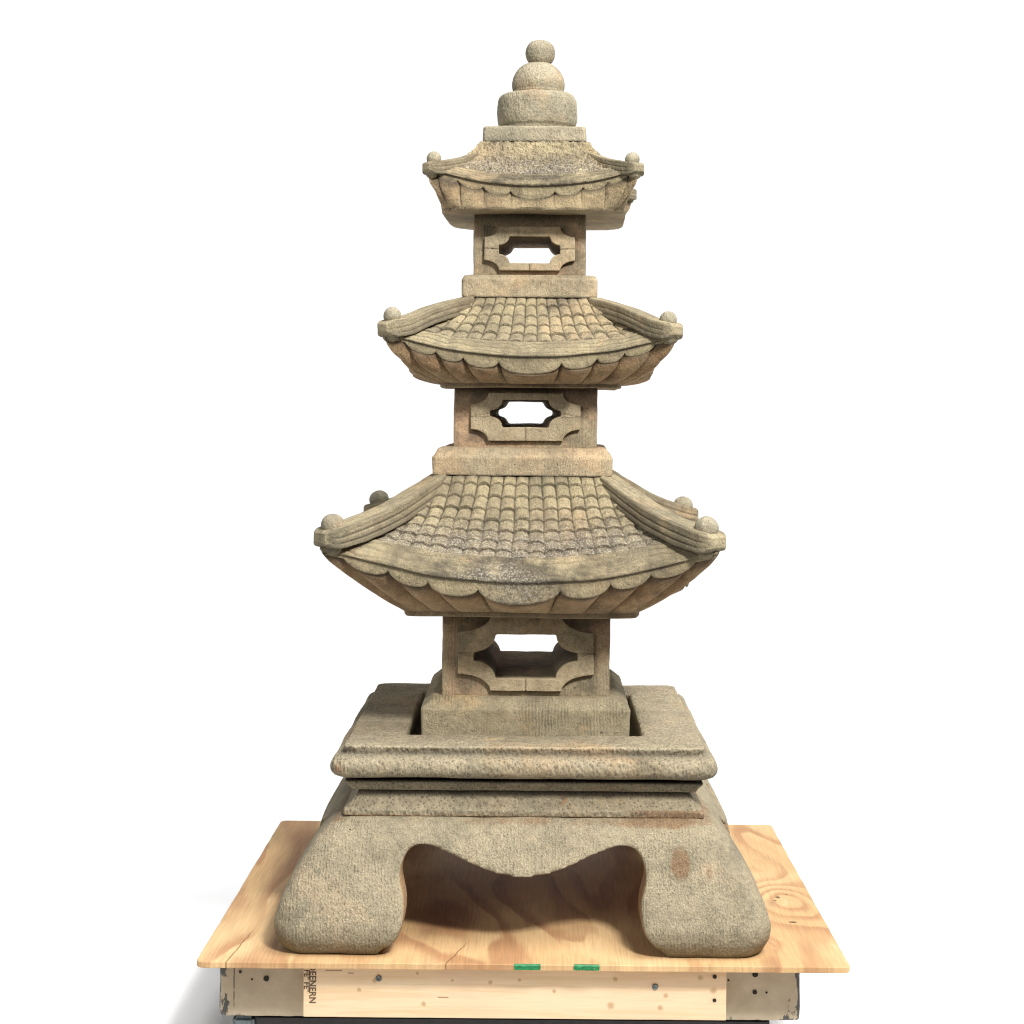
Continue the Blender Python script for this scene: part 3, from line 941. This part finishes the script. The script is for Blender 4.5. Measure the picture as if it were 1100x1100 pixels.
    for a0, a1 in zip(edges[:-1], edges[1:]):
        m = (u >= a0) & (u <= a1)
        mid = (a0 + a1) / 2
        tt = (u[m] - mid) / ((a1 - a0) / 2)
        hv = R.hv * (1 - 0.85 * np.abs(u[m])) + 0.002
        hp = R.hp * (1 - 0.50 * abs(mid))
        bulge[m] = np.sqrt(np.clip(1 - tt ** 2, 0, 1))
        hang[m] = hv + (hp - hv) * np.sqrt(np.clip(1 - np.abs(tt) ** 2.2, 0, 1))
    mm = au > b[-1]
    bulge[mm] = 0.25 + 0.45 * np.clip((au[mm] - b[-1]) / 0.05, 0, 1)
    recu = R.rec * (1 - 0.75 * au ** 8)
    hang[mm] = R.hv * 0.35 + 0.003
    for k, (ins, tt) in enumerate(((0.004, 0.0), (0.0055, 0.10), (0.0055, 0.5), (0.006, 0.9), (0.008, 1.0))):
        r = R.r2 - ins
        z = zel - R.gap - hang * tt * (1 if k < 4 else 1.0)
        rows.append((u * r, r + 0 * u, z))
        dirt_shade.append((0.9 if k == 0 else 0.0) + 0 * u); ochre.append(0 * u); lich.append(R.fl * np.exp(-((u + 0.02) / 0.55) ** 2) + 0 * u)
    # fluted underside
    zpl = R.zpl - R.z0
    base_line = zel - R.gap - R.hv * (1 - 0.85 * au)
    extra = hang - R.hv * (1 - 0.85 * au)
    for tt in np.linspace(0, 1, 30):
        r = (R.r2 - recu) + (R.rb - R.r2 + recu) * tt ** R.ue
        zz = (base_line + (zpl + R.lip - base_line) * (tt + 0.15 * tt * (1 - tt))) - extra * (1 - tt) ** 0.9
        if tt == 0: zz = zz + 0.004
        if 0 < tt < 0.10: zz = zz + 0.004 * (1 - tt / 0.10)
        zz = np.maximum(zz, zpl + R.lip * 0.6)
        fl = R.flute * (bulge - 0.7) * np.clip(tt / 0.08, 0, 1) * (1 - tt) ** 0.6
        r = r + fl
        rows.append((u * r, r, zz))
        gv = np.clip((0.45 - bulge) / 0.45, 0, 1) * (1 - tt) ** 0.5 * 0.95  # painted shade in the valleys between flutes
        ochre.append(0 * u + R.uo * (1 - 0.25 * tt)); dirt_shade.append(np.clip(np.exp(-(tt / 0.13) ** 2) * 0.85 + gv + 0.35 * np.clip((tt - 0.9) / 0.1, 0, 1), 0, 1)); lich.append(0 * u)  # shade beneath the fascia is painted into the underside colour
    cw = R.rb * 0.96
    for r, dz in ((R.rb, R.lip * 0.35), (R.rb - .002, 0.001), (R.rb - .006, 0.0), (R.rb * 0.75, 0.0005), (0.03, 0.001)):
        rows.append((u * r, r + 0 * u, zpl + dz + 0 * u))
        ochre.append(0 * u + 0.5 * R.uo); dirt_shade.append(0 * u + (0.3 if r == R.rb else 0.1)); lich.append(0 * u)
    nr = len(rows)
    k_e = nv + nb + 1 + 5                      # rows down to the foot of the fascia
    for q in range(nr):
        if q < nv: d_ = 0.35 * max(0.0, (q / nv - 0.5) / 0.5) ** 2
        elif q < nv + nb + 1: d_ = 0.35 + 0.65 * (q - nv) / nb
        elif q < k_e: d_ = 1.0
        else: d_ = max(0.0, 1 - (q - k_e) / 29) ** R.fd
        e_ = R.flare * au ** 6.5 * d_
        cr_ = 1 - R.cround * au ** 7 * np.clip((q - k_e - 8) / 21, 0, 1) ** 1.2
        rows[q] = ((rows[q][0] + np.sign(u) * e_) * cr_, (rows[q][1] + e_) * cr_, rows[q][2])
    X = np.array([r[0] for r in rows]); Y = np.array([r[1] for r in rows]); Z = np.array([r[2] for r in rows])
    # keep |x| tied to the corner where the offset r differs
    allv = []; D = []; O = []; L = []
    Dm, Om, Lm = np.array(dirt_shade), np.array(ochre), np.array(lich)
    for k in range(4):
        ca, sa = math.cos(k * PI / 2), math.sin(k * PI / 2)
        x = X; y = -Y
        allv.append(np.stack([x * ca - y * sa, x * sa + y * ca, Z], -1).reshape(-1, 3))
        D.append(Dm.reshape(-1)); O.append(Om.reshape(-1)); L.append(Lm.reshape(-1))
    V = np.concatenate(allv); D = np.concatenate(D); O = np.concatenate(O); L = np.concatenate(L)
    faces = []
    i = np.arange(nr - 1)[:, None]; j = np.arange(nu - 1)[None, :]
    a = (i * nu + j).reshape(-1)
    quad = np.stack([a, a + nu, a + nu + 1, a + 1], 1)
    F = np.concatenate([quad + k * nr * nu for k in range(4)])
    # natural irregularity
    nz = vnoise(V, 9, seed, 2) * 0.0022 + 0.0
    V[:, 2] += nz
    me = bpy.data.meshes.new('roof')
    me.vertices.add(len(V)); me.vertices.foreach_set('co', V.reshape(-1))
    me.loops.add(F.size); me.loops.foreach_set('vertex_index', F.reshape(-1).astype(np.int32))
    me.polygons.add(len(F)); me.polygons.foreach_set('loop_start', np.arange(0, F.size, 4, dtype=np.int32))
    me.update(calc_edges=True); me.validate()
    set_attr(me, 'dirt_shade', np.clip(D, 0, 1)); set_attr(me, 'ochre', np.clip(O, 0, 1)); set_attr(me, 'lichen', np.clip(L, 0, 1))
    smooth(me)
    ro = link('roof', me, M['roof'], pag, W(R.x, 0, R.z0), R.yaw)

    # hip ridges, swept along the diagonal
    def hipz(r):
        d = (r - R.r0) / (R.r2 - R.r0)
        if r <= R.r1:
            v = (r - R.r0) / (R.r1 - R.r0); zc = zt + (zb - zt) * g(v) if v > 0 else zt
        else:
            zc = zb + (ze - zb) * min((r - R.r1) / (R.r2 - R.r1), 1)
        return zc + R.lift * max(d, 0) ** 1.6
    rr = list(np.linspace(R.r0 - 0.012 * R.k, R.tip, 64))
    rr = np.array(rr)
    hp_ = np.array(R.hip)
    zs = np.interp(rr, hp_[:, 0], hp_[:, 1])
    zs = np.convolve(np.pad(zs, 5, 'reflect', reflect_type='odd'), np.ones(11) / 11, 'valid') - R.z0 - R.hh
    prof0 = []                                 # section (across, up) with three grooves down each flank
    hw, hh = R.hw, R.hh
    flank = []
    ng = 4
    for gi in range(ng):
        b0 = -1.3 * hh + 2.2 * hh * gi / ng; b1 = -1.3 * hh + 2.2 * hh * (gi + 1) / ng
        flank += [(hw, b0 + 0.12 * (b1 - b0)), (hw, b1 - 0.22 * (b1 - b0)), (hw - 0.0028 * R.k - 0.001, b1 - 0.06 * (b1 - b0))]
    top = [(hw * 0.93, 0.95 * hh), (hw * 0.8, 1.0 * hh), (hw * 0.42, 1.04 * hh), (hw * 0.36, 1.0 * hh), (hw * 0.30, 1.05 * hh)]
    half = flank + top
    sec = half + [(0.0, 1.06 * hh)] + [(-a_, b_) for a_, b_ in half[::-1]]
    n = len(sec)
    V = []; F = []
    for i_, (r, z) in enumerate(zip(rr, zs)):
        q = i_ / (len(rr) - 1)
        e = 1.0 - 0.50 * max(0, (q - 0.90) / 0.10) ** 2.4
        grow = 0.72 + 0.28 * q
        for a_, b_ in sec:
            dk_ = (1.75 - 0.30 * np.clip((q - 0.72) / 0.22, 0, 1)) * (1 - 0.5 * np.clip((q - 0.90) / 0.10, 0, 1) ** 2)
            b2 = b_ * (grow if b_ > 0 else dk_) * (e if b_ > 0 else 1)
            V.append((r + a_ * grow * e * 0.7071, -r + a_ * grow * e * 0.7071, z + b2))
    for i_ in range(len(rr) - 1):
        for jj in range(n):
            k2 = (jj + 1) % n
            F.append((i_ * n + jj, i_ * n + k2, (i_ + 1) * n + k2, (i_ + 1) * n + jj))
    F.append(tuple(range(n))); F.append(tuple(range((len(rr) - 1) * n, len(rr) * n))[::-1])
    me = mesh_from(V, F)
    bm = bmesh.new(); bm.from_mesh(me)
    bmesh.ops.recalc_face_normals(bm, faces=bm.faces)
    # curled bracket under the raised tip
    tz = zs[-1]
    for rt, dz, sx, sz in ((R.tip - 0.020 * R.k, -1.5 * hh, 0.017 * R.k, 0.016 * R.k),):
        bmesh.ops.create_uvsphere(bm, u_segments=20, v_segments=12, radius=1.0,
                                  matrix=Matrix.Translation((rt, -rt, tz + dz)) @ Matrix.Rotation(-PI / 4, 4, 'Z') @ Matrix.Rotation(0.5, 4, 'Y') @ Matrix.Diagonal((sx, hw * 0.72, sz, 1)))
    bm.to_mesh(me); bm.free()
    me = weather(me, 0.0017 if R.k > 0.7 else 0.0013, 1, 0.0018, 12, seed + 1, 0.0012)
    co = get_co(me)
    di = (co[:, 0] + -co[:, 1]) / 2
    ac = (co[:, 0] + co[:, 1]) * 0.7071
    zz = np.interp(di, rr, zs)
    relz = (co[:, 2] - zz) / hh
    grv = np.zeros(len(co))
    for gi in range(1, ng + 1):
        b1 = (-1.3 + 2.2 * gi / ng - 0.03) * 1.0
        grow = 0.72 + 0.28 * np.clip((di - rr[0]) / (rr[-1] - rr[0]), 0, 1)
        rz_ = np.where(relz > 0, relz / grow, relz / (1.75 - 0.30 * np.clip(((di - rr[0]) / (rr[-1] - rr[0]) - 0.72) / 0.22, 0, 1)))
        grv = np.maximum(grv, np.exp(-((rz_ - b1) / .09) ** 2) * (np.abs(ac) > hw * 0.62) * 0.6)
    topl = np.clip((np.sin(2 * PI * ac / (hw * 0.42) + 2.2 * vnoise(co, 9, seed, 2)) - 0.55) / 0.4, 0, 1) * 0.40 * (relz > 0.6) * 0.7
    side = np.clip((np.abs(ac) - hw * 0.6) / (hw * 0.15), 0, 1) * 0.28 * (relz < 0.95)
    set_attr(me, 'dirt_shade', np.clip(np.maximum(grv, side) + np.clip(-relz - 0.6, 0, 1) * 0.3 + topl, 0, 1))  # groove dirt, plus painted shade on the ridge underside
    h0 = link('hip_ridge', me, M['hip'], ro)
    # corner ball
    bmb = bmesh.new()
    bmesh.ops.create_uvsphere(bmb, u_segments=40, v_segments=28, radius=R.br, matrix=Matrix.Diagonal((1, 1, R.bf, 1)))
    mb = bm_mesh(bmb)
    co = get_co(mb); no = get_no(mb)
    set_co(mb, co + no * (vnoise(co, 40, seed, 3) * R.br * 0.05)[:, None]); smooth(mb)
    set_attr(mb, 'dirt_shade', np.clip(-co[:, 2] / R.br - 0.45, 0, 1) * 1.0)  # darker towards the bottom of the ball
    for k in range(4):
        if k: 
            hk = h0.copy(); COL.objects.link(hk); hk.parent = ro; hk.rotation_euler = (0, 0, k * PI / 2)
        a = k * PI / 2
        x, y = R.ballr, -R.ballr
        bo = link('corner_ball', mb, M['ball'], ro, (x * math.cos(a) - y * math.sin(a), x * math.sin(a) + y * math.cos(a), R.ballz - R.z0 + R.bz[k]), a + k * 0.4)
    return ro


Y1, Y2, Y3 = math.radians(-1.6), math.radians(-0.6), math.radians(-1.6)
# tier one
ledge(.325, .4235, .441, .2135, .188, -.0146, 0, M['plinth'], 1)
chamber(.438, .617, .1735, -.0150, 0, 0, (.1395, .4525, .608, .066, .034), (.109, .476, .5700, .045, .036), 21, taper=0.94)
roof(Roof(z0=.6106, zt=.893, zb=.7385, ze=.6935, zpl=.6106, r0=.187, r1=.313, r2=.350, rb=.243, lift=.064, p=2.3, nu=330, nv=150,
          w0=.0262, w1=.0335, rows=7.4, ta=.0066, ts=.0056, erode=0.24, bandh=.004, sc=(.235, .52, .735, .93), hv=.016, hp=.043, gap=.001, lip=.010, uo=0.75, cround=.04, ue=1.03, fd=1.0,
          dark=0.42, tl=0.62, bl=1.0, fl=1.0, rough=0.0012, tip=.387, ztip=.7945, hw=.036, hh=.0145, flare=.0365, rec=.014, flute=.020, hip=((.17, .905), (.180, .899), (.2197, .871), (.253, .848), (.287, .830), (.339, .810), (.37, .7995), (.40, .794)), k=1.0, br=.0235, bf=0.97, ballr=.364, ballz=.8060, bz=(0, -0.003, 0.004, -0.003), x=-.019, yaw=Y1), 31)
# tier two
ledge(.893, .937, .953, .1855, .1695, -.0215, Y1, M['ledge'], 2)
chamber(.950, 1.080, .1490, -.0205, 0, math.radians(0.3), (.1135, .966, 1.0655, .036, .024), (.0755, .9925, 1.0535, .026, .0225), 22, taper=0.80)
roof(Roof(z0=1.0756, zt=1.2635, zb=1.1665, ze=1.1385, zpl=1.0756, r0=.143, r1=.238, r2=.265, rb=.190, lift=.040, p=2.3, nu=300, nv=120,
          w0=.0212, w1=.0295, rows=4.7, ta=.0058, ts=.0048, erode=0.24, bandh=.0035, sc=(.245, .52, .72, .91), hv=.011, hp=.035, gap=.001, lip=.008, uo=0.85, cround=.06, ue=1.7, fd=0.75,
          dark=0.12, tl=0.5, bl=0.62, fl=0.62, rough=0.0010, tip=.2945, ztip=1.2010, hw=.028, hh=.0118, flare=.027, rec=.011, flute=.015, hip=((.12, 1.274), (.140, 1.266), (.171, 1.257), (.209, 1.2415), (.237, 1.226), (.258, 1.215), (.28, 1.208), (.305, 1.204)), k=0.78, br=.0178, bf=1.0, ballr=.276, ballz=1.2130, bz=(0, 0, 0, 0.004), x=-.0085, yaw=Y2), 32)
# tier three
ledge(1.2635, 1.3075, 1.3125, .1415, .135, -.0125, Y2, M['ledge'], 3)
chamber(1.311, 1.448, .1185, -.0132, 0, Y2, (.0945, 1.322, 1.4135, .031, .021), (.0665, 1.3355, 1.3955, .022, .0185), 23, taper=0.92)
roof(Roof(z0=1.443, zt=1.594, zb=1.513, ze=1.4905, zpl=1.440, r0=.113, r1=.180, r2=.199, rb=.193, lift=.032, p=2.3, nu=300, nv=120,
          w0=.018, w1=.024, rows=5, ta=.0055, ts=.005, erode=0.97, bandh=.004, sc=(.235, .53, .78, .95), hv=.009, hp=.028, gap=.001, lip=.006, uo=0.30, cround=.12, ue=1.5, fd=0.8,
          dark=0.34, tl=0.66, bl=0.3, fl=0.15, rough=0.0042, tip=.2185, ztip=1.5345, hw=.021, hh=.0095, flare=.0185, rec=.008, flute=.010, hip=((.09, 1.591), (.1001, 1.5855), (.1285, 1.5686), (.1508, 1.556), (.1765, 1.5467), (.20, 1.5395), (.2249, 1.5350)), k=0.58, br=.0150, bf=1.0, ballr=.203, ballz=1.5440, bz=(0, 0, 0, 0), x=-.0035, yaw=Y3), 33)

# finial
fin = link('finial', weather(loft([(0, .107, .006), (.002, .109, .006), (.031, .109, .006), (.034, .106, .006)], n_s=6, n_a=4), .0025, 2, .0014, 12, 7, .0015), M['finial'], pag, W(-.0036, 0, 1.5945), Y3)


def turned(name, prof, x, z, seed):
    me = lathe(prof, 64)
    me = weather(me, 0.0022, 2, 0.0018, 14, seed, 0.0016)
    co = get_co(me)
    return link(name, me, M['finial'], fin, (x + .0036, 0, z - 1.5945)), me, co
o, me, co = turned('drum', [(.074, 0), (.0785, .002), (.0795, .009), (.0798, .012), (.0835, .0175), (.0862, .028), (.0873, .044), (.0870, .060), (.0855, .072), (.082, .0800), (.075, .0845), (.060, .0875), (.05, .088)], -.0015, 1.627, 41)
set_attr(me, 'dirt_shade', np.exp(-((co[:, 2] - .014) / .003) ** 2) * .4 + np.clip(1 - co[:, 2] / .004, 0, 1) * .5)
o, me, co = turned('cushion', [(.050, 0), (.0555, .001), (.0562, .005), (.0545, .0075), (.0565, .012), (.0578, .022), (.0555, .034), (.050, .045), (.042, .055), (.032, .0625), (.024, .066), (.015, .067)], .001, 1.7145, 42)
set_attr(me, 'dirt_shade', np.exp(-((co[:, 2] - .0075) / .002) ** 2) * .5)
o, me, co = turned('ball', [(.010, 0), (.020, .002), (.0265, .008), (.0308, .016), (.0325, .025), (.0318, .034), (.028, .043), (.021, .050), (.012, .0535), (.004, .0545)], .0035, 1.7775, 43)
set_attr(me, 'dirt_shade', np.clip(1 - co[:, 2] / .005, 0, 1) * .6)

# ------------------------------------------------------------------ light
def area(name, loc, target, size, power, col=(1, 1, 1), sy=None):
    li = bpy.data.lights.new(name, 'AREA'); li.energy = power; li.color = col
    li.shape = 'RECTANGLE'; li.size = size; li.size_y = sy or size
    o = bpy.data.objects.new(name, li); COL.objects.link(o)
    o.location = loc
    o.rotation_euler = (Vector(target) - Vector(loc)).to_track_quat('-Z', 'Y').to_euler()
    return o

area('key_softbox', (1.5, -3.4, 3.9), (0, 0, 0.75), 0.65, 300, (1.0, 0.97, 0.92))
area('fill_softbox', (-2.4, -3.6, 2.4), (0, 0, 0.7), 1.6, 48, (1.0, 0.98, 0.95))
sl = bpy.data.lights.new('overhead_light', 'SUN'); sl.energy = 3.45; sl.angle = math.radians(40); sl.color = (1, 1, 1)
so = bpy.data.objects.new('overhead_light', sl); COL.objects.link(so)
so.rotation_euler = (Vector((-0.42, 0.22, -1.0))).to_track_quat('-Z', 'Y').to_euler()

w = bpy.data.worlds.new('World'); S.world = w; w.use_nodes = True
nt = w.node_tree; nt.nodes.clear()
out = nt.nodes.new('ShaderNodeOutputWorld'); bg = nt.nodes.new('ShaderNodeBackground')
tc = nt.nodes.new('ShaderNodeTexCoord'); sx = nt.nodes.new('ShaderNodeSeparateXYZ')
mr = nt.nodes.new('ShaderNodeMapRange'); mr.interpolation_type = 'SMOOTHSTEP'
nt.links.new(tc.outputs['Generated'], sx.inputs[0]); nt.links.new(sx.outputs['Y'], mr.inputs[0])
mr.inputs[1].default_value = 0.55; mr.inputs[2].default_value = 0.87; mr.inputs[3].default_value = 0.07; mr.inputs[4].default_value = 1.06
bg.inputs['Color'].default_value = (1, 1, 1, 1)
nt.links.new(mr.outputs[0], bg.inputs['Strength']); nt.links.new(bg.outputs[0], out.inputs[0])

# ------------------------------------------------------------------ camera
cam = bpy.data.cameras.new('Camera'); co_ = bpy.data.objects.new('Camera', cam); COL.objects.link(co_)
cam.sensor_width = 36.0; cam.lens = 1740 / 1100 * 36
cam.shift_x = -25 / 1100; cam.shift_y = -117 / 1100
cam.clip_end = 500
co_.matrix_world = Matrix.Translation((0, -3.515, 1.045)) @ Matrix.Rotation(PI / 2, 4, 'X') @ Matrix.Rotation(math.radians(0.5), 4, 'Z')
S.camera = co_
S.view_settings.view_transform = 'Standard'; S.view_settings.look = 'None'; S.view_settings.exposure = 0; S.view_settings.gamma = 1
S.render.engine = 'CYCLES'
S.cycles.use_denoising = True
S.cycles.filter_width = 1.1
